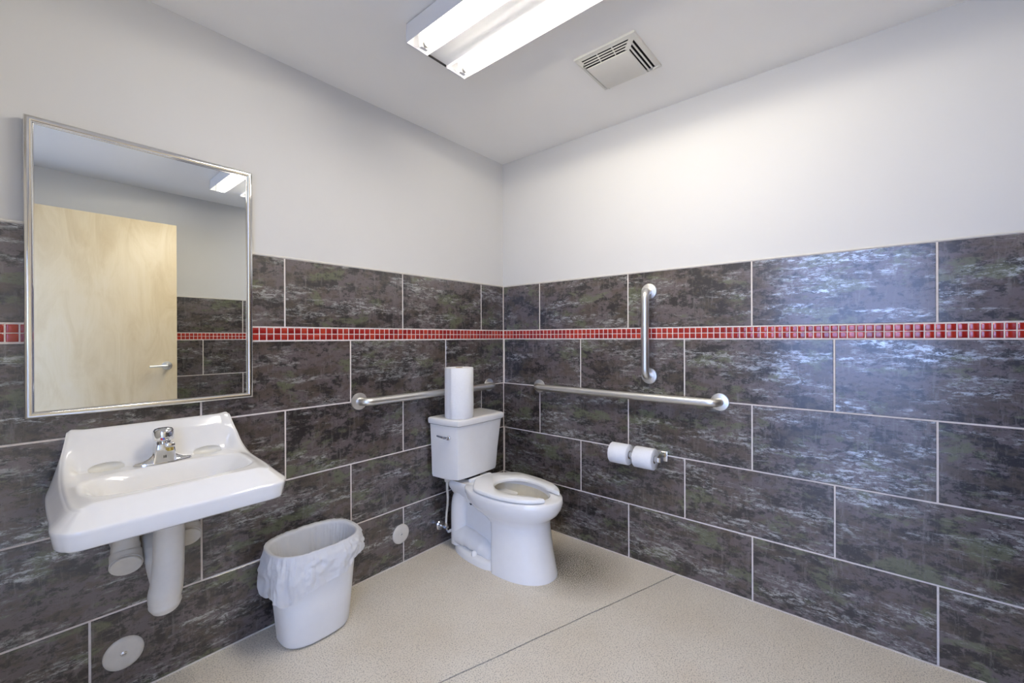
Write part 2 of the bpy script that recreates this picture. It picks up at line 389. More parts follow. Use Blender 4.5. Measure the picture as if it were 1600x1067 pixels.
# left wall: runs from the corner towards -x, face looks to -y
tile_wall(wl, -XB-0.001, 0.21833, lambda t, z: (-t, 0.0, z), 0.0, True)
# right wall: runs from the corner towards -y, face looks to -x  (rotz = -90 deg: local x -> -y, local -y -> -x)
tile_wall(wr, -YN-0.001, 0.31462, lambda t, z: (0.0, -t, z), -math.pi/2, False)
# near wall: face looks to +y (rotz = 180 deg: local x -> -x)
tile_wall(wn, -XB-0.001, 0.83-TX, lambda t, z: (-t, YN, z), math.pi, False, mosaic_pieces=False)
# back wall beside the doorway: face looks to +x (rotz = +90 deg: local x -> +y)
G0 = 0.0022
def bed(parent, a, b, cap):
    MB().box(a, b).build('grout_bed', 'grout', parent, None)
    MB().box(*cap, 0.0015).build('tile_edge_trim', 'caulk', parent, 40)
bed(wl, (XB, G0, 0), (0, PT+0.001, ZT), ((XB, -0.0005, ZT-0.001), (-0.0, PT+0.001, ZT+0.0065)))
bed(wr, (G0, YN, 0), (PT+0.001, 0.0, ZT), ((-0.0005, YN, ZT-0.001), (PT+0.001, 0.0, ZT+0.0065)))
bed(wn, (XB, YN-G0, 0), (0, YN-PT-0.001, ZT), ((XB, YN+0.0005, ZT-0.001), (0.0, YN-PT-0.001, ZT+0.0065)))
# sealant line along the foot of the tiles and in the corner
MB().box((XB, -0.004, 0.0), (0, 0.004, 0.004), 0.0015).build('floor_sealant', 'grout', wl, 40)
MB().box((-0.004, YN, 0.0), (0.004, 0, 0.004), 0.0015).build('floor_sealant', 'grout', wr, 40)
MB().box((-0.0022, -0.0022, 0.0), (0.004, 0.004, ZT), 0.001).build('corner_grout', 'grout', wr, 40)

# ------------------------------------------------------------------ open door (seen in the mirror)
DX0, DX1, DY = XB+0.014, -1.361, -2.318
dr = empty('door_1', (DX0, DY, 0.008), 'pale birch veneer door standing open, seen in the mirror', 'door', kind='structure')
MB().box((DX0, DY, 0.008), (DX1, DY-0.045, 2.13), 0.0015).build('door_leaf', 'veneer', dr)
hx, hz = DX1-0.065, 1.018
def lever(s):
    y0 = DY if s > 0 else DY-0.045
    m = MB().lathe([(0.0335, 0), (0.0335, 0.008), (0.030, 0.013), (0.016, 0.016), (0.0125, 0.022), (0.0125, 0.048)], (hx, y0, hz), (0, s, 0), 28)
    m.tube(arc_path([(hx, y0+s*0.046, hz), (hx, y0+s*0.060, hz), (hx-0.03, y0+s*0.062, hz), (hx-0.115, y0+s*0.060, hz-0.001)], 0.012), 0.0095, 14)
    return m.build('lever_handle', 'satin', dr)
lever(1); lever(-1)
for z in (0.25, 1.07, 1.89):
    MB().lathe([(0.008, -0.05), (0.008, 0.05)], (DX0-0.004, DY+0.004, z), (0, 0, 1), 12).build('hinge', 'satin', dr)

# ------------------------------------------------------------------ ceiling light: two open troughs, each with a tube
LX = [(-1.240, -1.140), (-1.037, -0.938)]; LY0, LY1, LZ, LT = -0.605, -1.918, 2.360, 2.424
lt = empty('ceiling_light', (-1.09, (LY0+LY1)/2, CEIL), 'white twin-trough fluorescent light fixed under the ceiling, tubes lit', 'light')
def trough(x0, x1):
    xm = (x0+x1)/2; e = 0.0012
    inner = [(x0+e, LZ), (x0+0.012, LZ+0.030), (xm-0.022, LT), (xm+0.022, LT), (x1-0.012, LZ+0.030), (x1-e, LZ)]
    outer = [(x1, LZ), (x1-0.004, LT+0.012), (x0+0.004, LT+0.012), (x0, LZ)]
    prof = inner+outer; m = MB()
    m.loft([[Vector((x, y, z)) for x, z in prof] for y in (LY0, LY1)], False, False)
    tr = m.build('trough', 'fixture', lt, 30)
    for y, s in ((LY0, -1), (LY1, 1)):
        # end plate, turned-in lip, and the sloped lamp holder
        m = MB().box((x0, y, LZ-0.001), (x1, y+s*0.0015, LT+0.012)).box((x0, y, LZ-0.001), (x1, y+s*0.006, LZ+0.0005))
        m.build('end_plate', 'fixture', tr, None)
        m = MB().loft([[Vector((xm-0.017, y+s*0.030, LT)), Vector((xm+0.017, y+s*0.030, LT)), Vector((xm+0.017, y+s*0.052, LT)), Vector((xm-0.017, y+s*0.052, LT))],
                       [Vector((xm-0.015, y+s*0.036, LZ-0.016)), Vector((xm+0.015, y+s*0.036, LZ-0.016)), Vector((xm+0.015, y+s*0.050, LZ-0.016)), Vector((xm-0.015, y+s*0.050, LZ-0.016))]])
        m.build('lamp_holder', 'fixture', tr, 30)
    tu = MB().lathe([(0.0127, 0), (0.0127, LY0-LY1-0.13)], (xm, LY0-0.065, LZ-0.003), (0, -1, 0), 16).build('fluorescent_tube', 'tube', tr, 40)
    for y, s in ((LY0-0.052, -1), (LY1+0.052, 1)):
        MB().lathe([(0.0131, 0), (0.0131, 0.014)], (xm, y, LZ-0.003), (0, s, 0), 16).build('tube_cap', 'satin', tr, 40)
    return tr
for a, b in LX: trough(a, b)
MB().box((LX[0][1]-0.002, LY0-0.004, LZ+0.012), (LX[1][0]+0.002, LY1+0.004, LZ+0.016)).build('center_panel', 'fixture', lt, None)
MB().box((LX[0][1]-0.03, LY0-0.02, LT+0.004), (LX[1][0]+0.03, LY1+0.02, CEIL-0.0005)).build('housing', 'fixture', lt, None)
for x0, s in ((LX[0][0], 1), (LX[1][1], -1)):       # curved side wing from the trough edge up to the ceiling
    for y in (LY0, LY1+0.003):
        pts = [(x0, LZ), (x0+s*0.006, LZ+0.028), (x0+s*0.018, LZ+0.052), (x0+s*0.036, CEIL-0.0005), (x0+s*0.090, CEIL-0.0005), (x0+s*0.090, LZ+0.02)]
        m = MB().loft([[Vector((x, y, z)) for x, z in pts], [Vector((x, y-0.003, z)) for x, z in pts]]).build('end_wing', 'fixture', lt, 30)
    for y in (LY0-0.09, LY1+0.09):
        MB().box((x0+s*0.006, y, LT+0.008), (x0+s*0.03, y-0.02, CEIL-0.0005), 0.001).build('mounting_clip', 'fixture', lt, 30)

MB().box((LX[0][1]+0.004, LY0+0.0006, LZ+0.004), (LX[1][0]-0.004, LY0-0.003, LZ+0.0115)).build('panel_gap', 'darkhole', lt, None)

# ------------------------------------------------------------------ ceiling exhaust vent
VX0, VX1, VY0, VY1 = -0.636, -0.352, -1.256, -0.978
ve = empty('ceiling_vent', ((VX0+VX1)/2, (VY0+VY1)/2, CEIL), 'square cream exhaust fan grille with slotted sides on the ceiling', 'vent')
zr, zp = 2.430, 2.412
def vring(i0, z0, i1, z1):
    r = lambda i, z: [Vector((VX0+i, VY0+i, z)), Vector((VX1-i, VY0+i, z)), Vector((VX1-i, VY1-i, z)), Vector((VX0+i, VY1-i, z))]
    return r(i0, z0), r(i1, z1)
a, b = vring(0, CEIL-0.0005, 0, zr); c, d = vring(0.012, zr-0.003, 0.012, CEIL-0.0005)
MB().loft([a, b, c, d], False, False).build('rim', 'ventplastic', ve, 20)
MB().box((VX0+0.01, VY0+0.01, CEIL-0.003), (VX1-0.01, VY1-0.01, CEIL-0.0006)).build('dark_duct', 'darkhole', ve, None)
ip = 0.056
MB().box((VX0+ip+0.007, VY0+ip*0.95, zp), (VX1-ip*0.5, VY1-ip*0.5, zp+0.006), 0.002).build('center_plate', 'ventplastic', ve, 30)
def slat(side, k, n, out, i0, i1):
    """one louver blade on a sloped side, between insets i0 and i1"""
    t0 = k/n; za = lerp(zr-0.003, zp+0.001, t0); zb = lerp(zr-0.003, zp+0.001, (k+0.42)/n)
    ia = lerp(i0, i1, t0); ib = lerp(i0, i1, (k+0.42)/n)
    R = lambda i, z: {'x0': [(VX0+i, VY0+i*0.95, z), (VX0+i, VY1-min(i, ip*0.5), z)], 'x1': [(VX1-i, VY0+i, z), (VX1-i, VY1-i, z)],
                      'y0': [(VX0+i, VY0+i, z), (VX1-min(i, ip*0.5), VY0+i, z)], 'y1': [(VX0+i, VY1-i, z), (VX1-i, VY1-i, z)]}[side]
    p, q = R(ia, za); r, s_ = R(ib, zb); up = Vector((0, 0, 0.0012))
    v = [Vector(p), Vector(q), Vector(s_), Vector(r)]
    MB().add(v + [x+up for x in v], [(0, 1, 2, 3), (7, 6, 5, 4), (0, 4, 5, 1), (1, 5, 6, 2), (2, 6, 7, 3), (3, 7, 4, 0)]).build('slat', 'ventplastic', ve, None)
for side, n, i0, i1 in (('x0', 4, 0.012, 0.058), ('y0', 3, 0.012, 0.055), ('x1', 3, 0.012, 0.030), ('y1', 3, 0.012, 0.030)):
    for k in range(n): slat(side, k, n, None, i0, i1)
for f in (0.33, 0.66):
    y = lerp(VY0+0.04, VY1-0.03, f)
    MB().loft([[Vector((VX0+0.013, y-0.0015, zr-0.002)), Vector((VX0+0.013, y+0.0015, zr-0.002)), Vector((VX0+0.013, y+0.0015, zr+0.004)), Vector((VX0+0.013, y-0.0015, zr+0.004))],
               [Vector((VX0+0.058, y-0.0015, zp+0.001)), Vector((VX0+0.058, y+0.0015, zp+0.001)), Vector((VX0+0.058, y+0.0015, zp+0.008)), Vector((VX0+0.058, y-0.0015, zp+0.008))]]).build('rib', 'ventplastic', ve, None)
for cx, cy in ((VX0, VY0), (VX0, VY1), (VX1, VY0), (VX1, VY1)):     # mitred corner posts between the slotted sides
    sx, sy = (1 if cx == VX0 else -1), (1 if cy == VY0 else -1); e = 0.007
    def pt(i, o, z): return Vector((cx+sx*i+sx*o, cy+sy*i-sy*o, z))
    k = 0.058 if cx == VX0 else 0.030; k = min(k, 0.058 if cy == VY0 else 0.030)
    MB().loft([[pt(0.010, -e, zr-0.001), pt(0.010, e, zr-0.001), pt(0.010, e, zr+0.004), pt(0.010, -e, zr+0.004)], [pt(k, -e, zp+0.001), pt(k, e, zp+0.001), pt(k, e, zp+0.006), pt(k, -e, zp+0.006)]]).build('corner_rib', 'ventplastic', ve, None)

# ------------------------------------------------------------------ mirror
MX0, MX1, MZ0, MZ1 = -2.196, -1.580, 0.989, 1.907
mi = empty('wall_mirror', ((MX0+MX1)/2, -0.001, MZ0), 'rectangular mirror in a polished steel frame above the sink', 'mirror')
prof = [(0.0, -0.001), (0.0, -0.026), (0.002, -0.030), (0.005, -0.032), (0.010, -0.0325), (0.015, -0.031), (0.018, -0.028), (0.020, -0.0245), (0.022, -0.0245), (0.022, -0.0205)]
rings = []
for i, y in prof:
    rings.append([Vector((MX0+i, y, MZ0+i)), Vector((MX1-i, y, MZ0+i)), Vector((MX1-i, y, MZ1-i)), Vector((MX0+i, y, MZ1-i))])
MB().loft(rings, False, False).build('frame', 'polished', mi, 50)
MB().box((MX0+0.019, -0.018, MZ0+0.019), (MX1-0.019, -0.022, MZ1-0.019)).build('mirror_glass', 'silver', mi, None)
MB().box((MX0+0.004, -0.001, MZ0+0.004), (MX1-0.004, -0.017, MZ1-0.004)).build('backing', 'rubber', mi, None)

# ------------------------------------------------------------------ sink
SX = -1.885
sk = empty('sink', (SX, 0, 0.62), 'white wall-hung porcelain sink with a raised back ledge', 'sink')
WT = [(-0.414, 0.226), (-0.400, 0.236), (-0.380, 0.243), (-0.33, 0.247), (-0.15, 0.247), (-0.06, 0.240), (0.0, 0.222)]
PR = [(-0.414, 0.792), (-0.30, 0.797), (-0.22, 0.801), (-0.16, 0.808), (-0.11, 0.824), (-0.075, 0.848), (-0.045, 0.885), (-0.028, 0.915), (-0.016, 0.936), (-0.004, 0.941)]
def top_z(x, y):
    w = cinterp(WT, y); es = w-abs(x); ef = y+0.414
    rim = cinterp(PR, y)
    if y > -0.024: base = 0.939
    else: base = 0.811 + 0.128*(1-smooth(-0.024, -0.080, y))**1.5
    base = min(base, rim+0.01)
    k = smooth(0.010, 0.046, es)
    z = lerp(rim, base-0.002, k)
    d = ((abs(x)/0.208)**3.4 + (abs(y+0.262)/0.112)**3.4)**(1/3.4)
    z -= 0.118*(1-smooth(0.50, 1.06, d)) if d < 1.06 else 0
    e = min(es, ef, 0.02+(0 if y < -0.02 else 0))
    z -= 0.007*(1-smooth(0.0, 0.012, min(es, ef)))**1.5
    z -= 0.004*smooth(-0.008, 0.0, y)
    return z
def top_mesh():
    NU, NV = 96, 84
    ys = [-0.414*(j/NV) for j in range(NV+1)]
    us = [math.sin(math.pi/2*(2*i/NU-1))*0.6 + (2*i/NU-1)*0.4 for i in range(NU+1)]
    v = []; f = []
    for y in ys:
        w = cinterp(WT, y)
        for u in us: v.append(Vector((SX+u*w, y-0.001, top_z(u*w, y))))
    n = NU+1
    for j in range(NV):
        for i in range(NU): f.append((j*n+i, j*n+i+1, (j+1)*n+i+1, (j+1)*n+i))
    per = [j*n for j in range(NV+1)] + [NV*n+i for i in range(1, NU+1)] + [j*n+NU for j in range(NV-1, -1, -1)]
    # outer skirt
    P = [v[i].copy() for i in per]; m = len(P)
    def outw(k):
        p = P[k]; a_ = P[max(k-1, 0)]; b_ = P[min(k+1, m-1)]; t = (b_-a_); t.z = 0; t.normalize()
        return Vector((-t.y, t.x, 0))
    nrm = []
    for k in range(m):
        s_ = Vector((0, 0, 0))
        for q in range(max(0, k-7), min(m, k+8)): s_ += outw(q)
        s_.normalize()
        c = P[k]-Vector((SX, -0.2, 0))
        if s_.dot(Vector((c.x, c.y, 0))) < 0: s_ = -s_
        side = Vector((math.copysign(1, c.x), 0, 0))
        s_ = s_.lerp(side, smooth(-0.37, -0.31, P[k].y)).normalized()
        nrm.append(s_)
    steps = [(0.10, 0.10), (0.30, 0.30), (0.60, 0.62), (0.86, 0.88), (0.97, 0.97), (1.0, 1.06), (0.97, 1.20), (0.88, 1.55), (0.80, 1.90), (0.74, 1.99), (0.62, 2.0)]
    base = per
    for so, sz in steps:
        ring = []
        for k in range(m):
            fr_ = max(0.0, -nrm[k].y)
            off = lerp(0.028, 0.056, fr_); y = P[k].y
            zc = lerp(0.768, 0.752, smooth(0, -0.4, y)); zb = lerp(0.684, 0.700, smooth(0, -0.4, y))
            z = lerp(P[k].z, zc, sz) if sz <= 1 else lerp(zc, zb, sz-1)
            q = P[k]+nrm[k]*off*so; q.z = z; q.y = min(q.y, -0.001)
            ring.append(len(v)); v.append(q)
        for k in range(m-1): f.append((base[k], base[k+1], ring[k+1], ring[k]))
        base = ring
    # underside
    C0 = Vector((SX, -0.22, 0))
    for sc, z in ((0.93, 0.712), (0.80, 0.688), (0.60, 0.664), (0.35, 0.654), (0.12, 0.650)):
        ring = []
        for k in range(m):
            q = v[base[k]] if sc == 0.93 else v[base[k]]
            b0 = outer0[k] if sc != 0.93 else None
            if sc == 0.93:
                if k == 0: outer0 = [v[i].copy() for i in base]
                b0 = outer0[k]
            p = C0.lerp(b0, sc); p.y = min(p.y, -0.001); p.z = z
            if b0.y > -0.01: p.y = -0.001
            ring.append(len(v)); v.append(p)
        for k in range(m-1): f.append((base[k], base[k+1], ring[k+1], ring[k]))
        base = ring
    f.append(tuple(base))
    return v, f
sv, sf = top_mesh()
off = Vector(sk.location)
basin = obj('basin', [p-off for p in sv], sf, ['porcelain', 'grime'], sk, 60)
# two moulded soap hollows in the ledge, cut with tilted ellipsoids
def cutter(x, y, z, rx, ry, rz, rot):
    bm = bmesh.new(); bmesh.ops.create_uvsphere(bm, u_segments=48, v_segments=24, radius=1)
    mt = Matrix.Translation(Vector((x, y, z))-off) @ Matrix.Rotation(rot, 4, 'X') @ Matrix.Diagonal((rx, ry, rz, 1))
    bmesh.ops.transform(bm, matrix=mt, verts=bm.verts)
    me = D.meshes.new('cut'); bm.to_mesh(me); bm.free(); me.materials.append(M['grime']); me.shade_smooth()
    o = D.objects.new('cut', me); COL.objects.link(o); o.parent = sk; return o
cuts = [cutter(SX+s*0.137, -0.079, 0.8180, 0.050, 0.023, 0.0170, 0.0) for s in (-1, 1)]
for c in cuts:
    md = basin.modifiers.new('hollow', 'BOOLEAN'); md.operation = 'DIFFERENCE'; md.object = c; md.solver = 'EXACT'
bpy.context.view_layer.update()
dg = bpy.context.evaluated_depsgraph_get()
nm = D.meshes.new_from_object(basin.evaluated_get(dg)); basin.modifiers.clear(); basin.data = nm
for c in cuts: D.objects.remove(c, do_unlink=True)
nm.shade_smooth(); nm.set_sharp_from_angle(angle=math.radians(60))
MB().lathe([(0.023, 0), (0.023, 0.002), (0.017, 0.003), (0.016, 0.0005)], (SX, -0.262, 0.6925), (0, 0, 1), 24).build('drain_ring', 'chrome', sk)

# ------------------------------------------------------------------ faucet
FZ = 0.8095; FY = -0.112
fa = empty('faucet', (SX, FY, FZ), 'chrome push-button tap with a round top on the sink ledge', 'faucet')
def oval_ring(cx, cy, rx, ry, z, n=40, p=2.0):
    out = []
    for j in range(n):
        t = 2*math.pi*j/n; c, s = math.cos(t), math.sin(t)
        out.append(Vector((cx+rx*math.copysign(abs(c)**(2/p), c), cy+ry*math.copysign(abs(s)**(2/p), s), z)))
    return out
MB().loft([oval_ring(SX, FY, *q) for q in ((0.080, 0.0255, FZ), (0.080, 0.0255, FZ+0.004), (0.076, 0.0225, FZ+0.008), (0.058, 0.021, FZ+0.012), (0.042, 0.020, FZ+0.018), (0.033, 0.020, FZ+0.027), (0.029, 0.020, FZ+0.036))]).build('base_plate', 'chrome', fa, 40)
def body_ring(z, hw, yb, yf, n=8):
    # flat front, rounded back
    return [Vector((SX-hw, yf, z)), Vector((SX-hw*0.85, yf-0.003, z)), Vector((SX+hw*0.85, yf-0.003, z)), Vector((SX+hw, yf, z)), Vector((SX+hw, yb-0.01, z)), Vector((SX+hw*0.7, yb, z)), Vector((SX-hw*0.7, yb, z)), Vector((SX-hw, yb-0.01, z))]
MB().loft([body_ring(FZ+0.004, 0.031, FY+0.022, FY-0.028), body_ring(FZ+0.030, 0.028, FY+0.022, FY-0.030), body_ring(FZ+0.046, 0.026, FY+0.022, FY-0.031), body_ring(FZ+0.065, 0.0235, FY+0.022, FY-0.032)]).build('body', 'chrome', fa, 40)
# short spout nose over the front with a brass outlet below
sp = MB()
sp.box((SX-0.002, FY-0.028, FZ+0.055), (SX+0.0225, FY-0.056, FZ+0.071), 0.005)
sp.build('spout', 'chrome', fa, 40)
MB().lathe([(0.0095, 0), (0.0095, 0.012)], (SX+0.0105, FY-0.042, FZ+0.044), (0, 0, 1), 18).build('outlet', 'brass', fa)
kz = FZ+0.070
MB().lathe([(0.019, -0.006), (0.021, 0), (0.0265, 0.003), (0.0295, 0.010), (0.030, 0.030), (0.028, 0.039), (0.023, 0.0445), (0.013, 0.047), (0.001, 0.0475)], (SX, FY, kz), (0, 0, 1), 36).build('push_knob', 'chrome', fa, 50)
MB().lathe([(0.0034, 0), (0.0034, 0.0015)], (SX-0.010, FY-0.0280, kz+0.013), (-0.35, -1, 0), 12).build('temperature_dot', 'red', fa)
MB().lathe([(0.0034, 0), (0.0034, 0.0015)], (SX-0.0045, FY-0.0292, kz+0.013), (-0.2, -1, 0), 12).build('temperature_dot', 'blue', fa)
for dx in (-0.0045, 0.0005):
    MB().box((SX+dx-0.0012, FY-0.0335, FZ+0.020), (SX+dx+0.0012, FY-0.0322, FZ+0.029)).build('body_mark', 'rubber', fa, None)

# ------------------------------------------------------------------ pipe covers below the sink
dc = empty('drain_pipe_cover', (SX, -0.19, 0.33), 'long cream wrapped drain pipe cover hanging below the middle of the sink', 'pipe cover')
pts = spline([(-1.888, -0.205, 0.649), (-1.888, -0.205, 0.58), (-1.890, -0.204, 0.50), (-1.894, -0.202, 0.43), (-1.899, -0.200, 0.392), (-1.897, -0.198, 0.362), (-1.895, -0.196, 0.345)], 6)
def rr(i, n):
    t = i/(n-1); return interp([(0, 0.0405), (0.3, 0.042), (0.6, 0.0455), (0.76, 0.0425), (0.79, 0.0445), (0.90, 0.038), (0.965, 0.035), (1.0, 0.026)], t)
MB().tube(pts, [rr(i, len(pts)) for i in range(len(pts))], 28).build('trap_sleeve', 'vinyl', dc, 60)
pts = arc_path([(-1.893, -0.19, 0.42), (-1.900, -0.125, 0.47), (-1.902, -0.10, 0.54), (-1.902, -0.004, 0.555)], 0.06)
MB().tube(pts, 0.037, 24).build('wall_elbow', 'vinyl', dc, 60)
def supply(x, y, ztop, zc, label):
    o = empty('supply_pipe_cover', (x, y, zc), label, 'pipe cover', 'supply valve covers under the sink')
    d = Vector((-0.12, -0.82, -0.46)).normalized()
    m = MB().tube(spline([(x, y+0.01, ztop), (x, y+0.01, zc+0.075), (x, y+0.008, zc+0.045), (x-0.001, y+0.004, zc+0.018), Vector((x, y, zc))+d*0.020, Vector((x, y, zc))+d*0.034], 5),
                  [0.033]*8 + [0.034]*4 + [0.037]*4 + [0.041]*5 + [0.042]*5, 26)
    m.build('sleeve', 'vinyl', o, 60)
    MB().lathe([(0.0395, 0), (0.0395, 0.0045), (0.038, 0.006)], Vector((x, y, zc))+d*0.034, d, 28).build('end_disc', 'cover', o, 40)
    MB().tube([(x, y+0.01, zc+0.02), (x, -0.002, zc+0.02)], 0.03, 20).build('wall_stub', 'vinyl', o, 60)
    MB().tube([(x, y+0.01, ztop-0.01), (x, y+0.01, 0.655)], 0.006, 10).build('riser', 'chrome', o)
supply(-1.980, -0.105, 0.640, 0.520, 'cream capped supply pipe cover below the end of the sink away from the toilet')
supply(-1.815, -0.080, 0.650, 0.545, 'cream capped supply pipe cover tucked behind the long drain cover')

# ------------------------------------------------------------------ round cover plates on the left wall
def cover_plate(x, z, r, label):
    o = empty('cleanout_cover', (x, 0, z), label, 'cover plate', 'round wall cover plates')
    MB().lathe([(r, 0), (r, 0.002), (r*0.97, 0.0045), (r*0.80, 0.0065), (r*0.3, 0.0075), (0.001, 0.0077)], (x, -0.0004, z), (0, -1, 0), 48).build('plate', 'cover', o, 50)
    s = MB().lathe([(r*0.16, 0.0), (r*0.16, 0.0015), (r*0.12, 0.003), (0.001, 0.0033)], (x, -0.0078, z), (0, -1, 0), 20).build('screw', 'satin', o)
    MB().box((x-r*0.10, -0.0112, z-0.0008), (x+r*0.10, -0.0119, z+0.0008)).build('slot', 'rubber', s, None)
cover_plate(-1.974, 0.152, 0.054, 'round cream cover plate low on the wall below the sink')
cover_plate(-0.851, 0.161, 0.052, 'round cream cover plate on the wall between trash can and toilet')

# ------------------------------------------------------------------ trash can and liner
TCX, TCY, CH = -1.395, -0.158, 0.383
tc_ = empty('trash_can', (TCX, TCY, 0.0), 'white plastic wastebasket standing between sink and toilet', 'trash can')
def can_ring(z, d=0.0, n=72, p=2.7):
    t = z/CH; hx_ = lerp(0.136, 0.172, t)+d; hy = lerp(0.102, 0.126, t)+d
    return oval_ring(TCX, TCY, hx_, hy, z, n, p)
MB().loft([can_ring(0.003, -0.012), can_ring(0.008, -0.004), can_ring(0.018, 0), can_ring(0.15, 0), can_ring(CH-0.02, 0), can_ring(CH-0.019, 0.004), can_ring(CH, 0.005), can_ring(CH, -0.001), can_ring(CH-0.03, -0.004), can_ring(0.02, -0.004)]).build('bucket', 'canplastic', tc_, 40)
MB().loft([can_ring(0.0, -0.016), can_ring(0.004, -0.012)]).build('foot', 'rubber', tc_, 40)
lb = empty('trash_bag', (TCX, TCY, CH), 'thin white plastic liner folded over the wastebasket rim', 'trash bag')
NB = 280
hem = [(-180, 0.175), (-165, 0.155), (-152, 0.172), (-141, 0.188), (-126, 0.176), (-112, 0.150), (-95, 0.140), (-75, 0.128), (-55, 0.098), (-35, 0.078), (-15, 0.075), (15, 0.085), (45, 0.09), (90, 0.10), (135, 0.14), (165, 0.165), (180, 0.175)]
def bag_pt(j, s, drop):
    """s<0 inside the can, 0 on the rim, s in 0..1 down the outside to the hem"""
    th = 2*math.pi*j/NB; deg = math.degrees(math.atan2(math.sin(th), math.cos(th)))
    c, sn = math.cos(th), math.sin(th); p = 2.7
    dx, dy = math.copysign(abs(c)**(2/p), c), math.copysign(abs(sn)**(2/p), sn)
    w = noise.noise(Vector((c*3.1, sn*3.1, s*1.3))); w2 = noise.noise(Vector((c*9, sn*9, s*2.0+5)))
    fold = noise.noise(Vector((c*13, sn*13, s*0.6+9)))
    wall_side = smooth(0.2, 0.8, dy)
    def ridge(k, seed): return 1-abs(noise.noise(Vector((TCX+0.17*dx, TCY+0.13*dy, CH-s*0.16))*k + Vector((seed, seed*2, 0))))*2.4
    crease = 0.6*ridge(17, 3.3) + 0.4*ridge(33, 8.1)
    if s < 0:
        t = -s; z = CH+0.008 - t*0.26 + 0.004*w*t
        d = -0.006 - 0.010*t - max(0.0, 0.006 - 0.006*crease + 0.006*fold + 0.004*w2)*min(1, t*4); tz = max(0, z)/CH
        return Vector((TCX+(lerp(0.136, 0.172, tz)+d)*dx, TCY+(lerp(0.102, 0.126, tz)+d)*dy, z))
    z = CH+0.009 - s*drop + 0.004*w2*s
    puff = 0.008 + 0.011*math.sin(min(1, s*1.2)*math.pi*0.75) + (0.012*w+0.006*w2+0.0035*fold)*smooth(0, 0.5, s)
    puck = noise.noise(Vector((c*24, sn*24, s*0.8)))
    puff += 0.0045*puck*smooth(0.02, 0.10, s)*(1-smooth(0.2, 0.7, s))
    puff += 0.009*crease*smooth(0.03, 0.25, s)
    left = smooth(-0.1, -0.85, dx)
    puff += left*0.016*smooth(0.1, 0.9, s)
    puff = lerp(max(0.0065, puff), 0.0075, wall_side)
    tz = z/CH
    return Vector((TCX+(lerp(0.136, 0.172, tz)+puff)*dx, TCY+(lerp(0.102, 0.126, tz)+puff)*dy, z))
levels = [-1, -0.8, -0.65, -0.5, -0.4, -0.3, -0.22, -0.15, -0.10, -0.06, -0.02, 0.0, 0.04] + [0.08+0.92*i/24 for i in range(25)]
rings = []
for s in levels:
    ring = []
    for j in range(NB):
        th = 2*math.pi*j/NB; deg = math.degrees(math.atan2(math.sin(th), math.cos(th)))
        dr_ = interp(hem, deg) + 0.006*noise.noise(Vector((math.cos(th)*6, math.sin(th)*6, 2)))
        q = bag_pt(j, s, dr_)
        if s == -0.02 or s == 0.0: q.z += 0.003*noise.noise(Vector((math.cos(th)*12, math.sin(th)*12, 0)))
        ring.append(q)
    rings.append(ring)
mb = MB().loft(rings, False, False)
bcx = sum((p for p in rings[0]), Vector())/NB
mb.build('liner_sheet', 'bag', lb, 180)
MB().loft([[TC.lerp(Vector((TCX, TCY, 0.122)), k)-Vector((0, 0, 0.01*k)) for TC in rings[0]] for k in (0, 0.4, 0.8)], False, True).build('liner_bottom', 'bag', lb, 180)
kn = Vector((TCX+0.172, TCY-0.078, CH-0.072))
bm = bmesh.new(); bmesh.ops.create_icosphere(bm, subdivisions=3, radius=1)
for v in bm.verts:
    k = 1+0.22*noise.noise(v.co*2.1); v.co = kn + Vector((v.co.x*0.017*k, v.co.y*0.014*k, v.co.z*0.021*k))
MB().bm(bm).build('liner_knot', 'bag', lb, 180)

# ------------------------------------------------------------------ toilet
TOX = -0.4555
to = empty('toilet', (TOX, -0.40, 0.0), 'white two-piece toilet with an open-front seat in the corner', 'toilet')
def egg(yb, yf, hw, z, n=56, sq=2.0, ymid=None, back_sq=None):
    """plan outline: rounded back at yb, longer rounded front at yf (more negative)"""
    ym = ymid if ymid is not None else lerp(yb, yf, 0.42); out = []
    for j in range(n):
        t = 2*math.pi*j/n; c, s = math.cos(t), math.sin(t); e = (back_sq or sq) if s > 0 else sq
        x = hw*math.copysign(abs(c)**(2/e), c); y = (yb-ym)*abs(s)**(2/e) if s > 0 else -(ym-yf)*abs(s)**(2/e)
        out.append(Vector((TOX+x, ym+y, z)))
    return out
bw = MB()
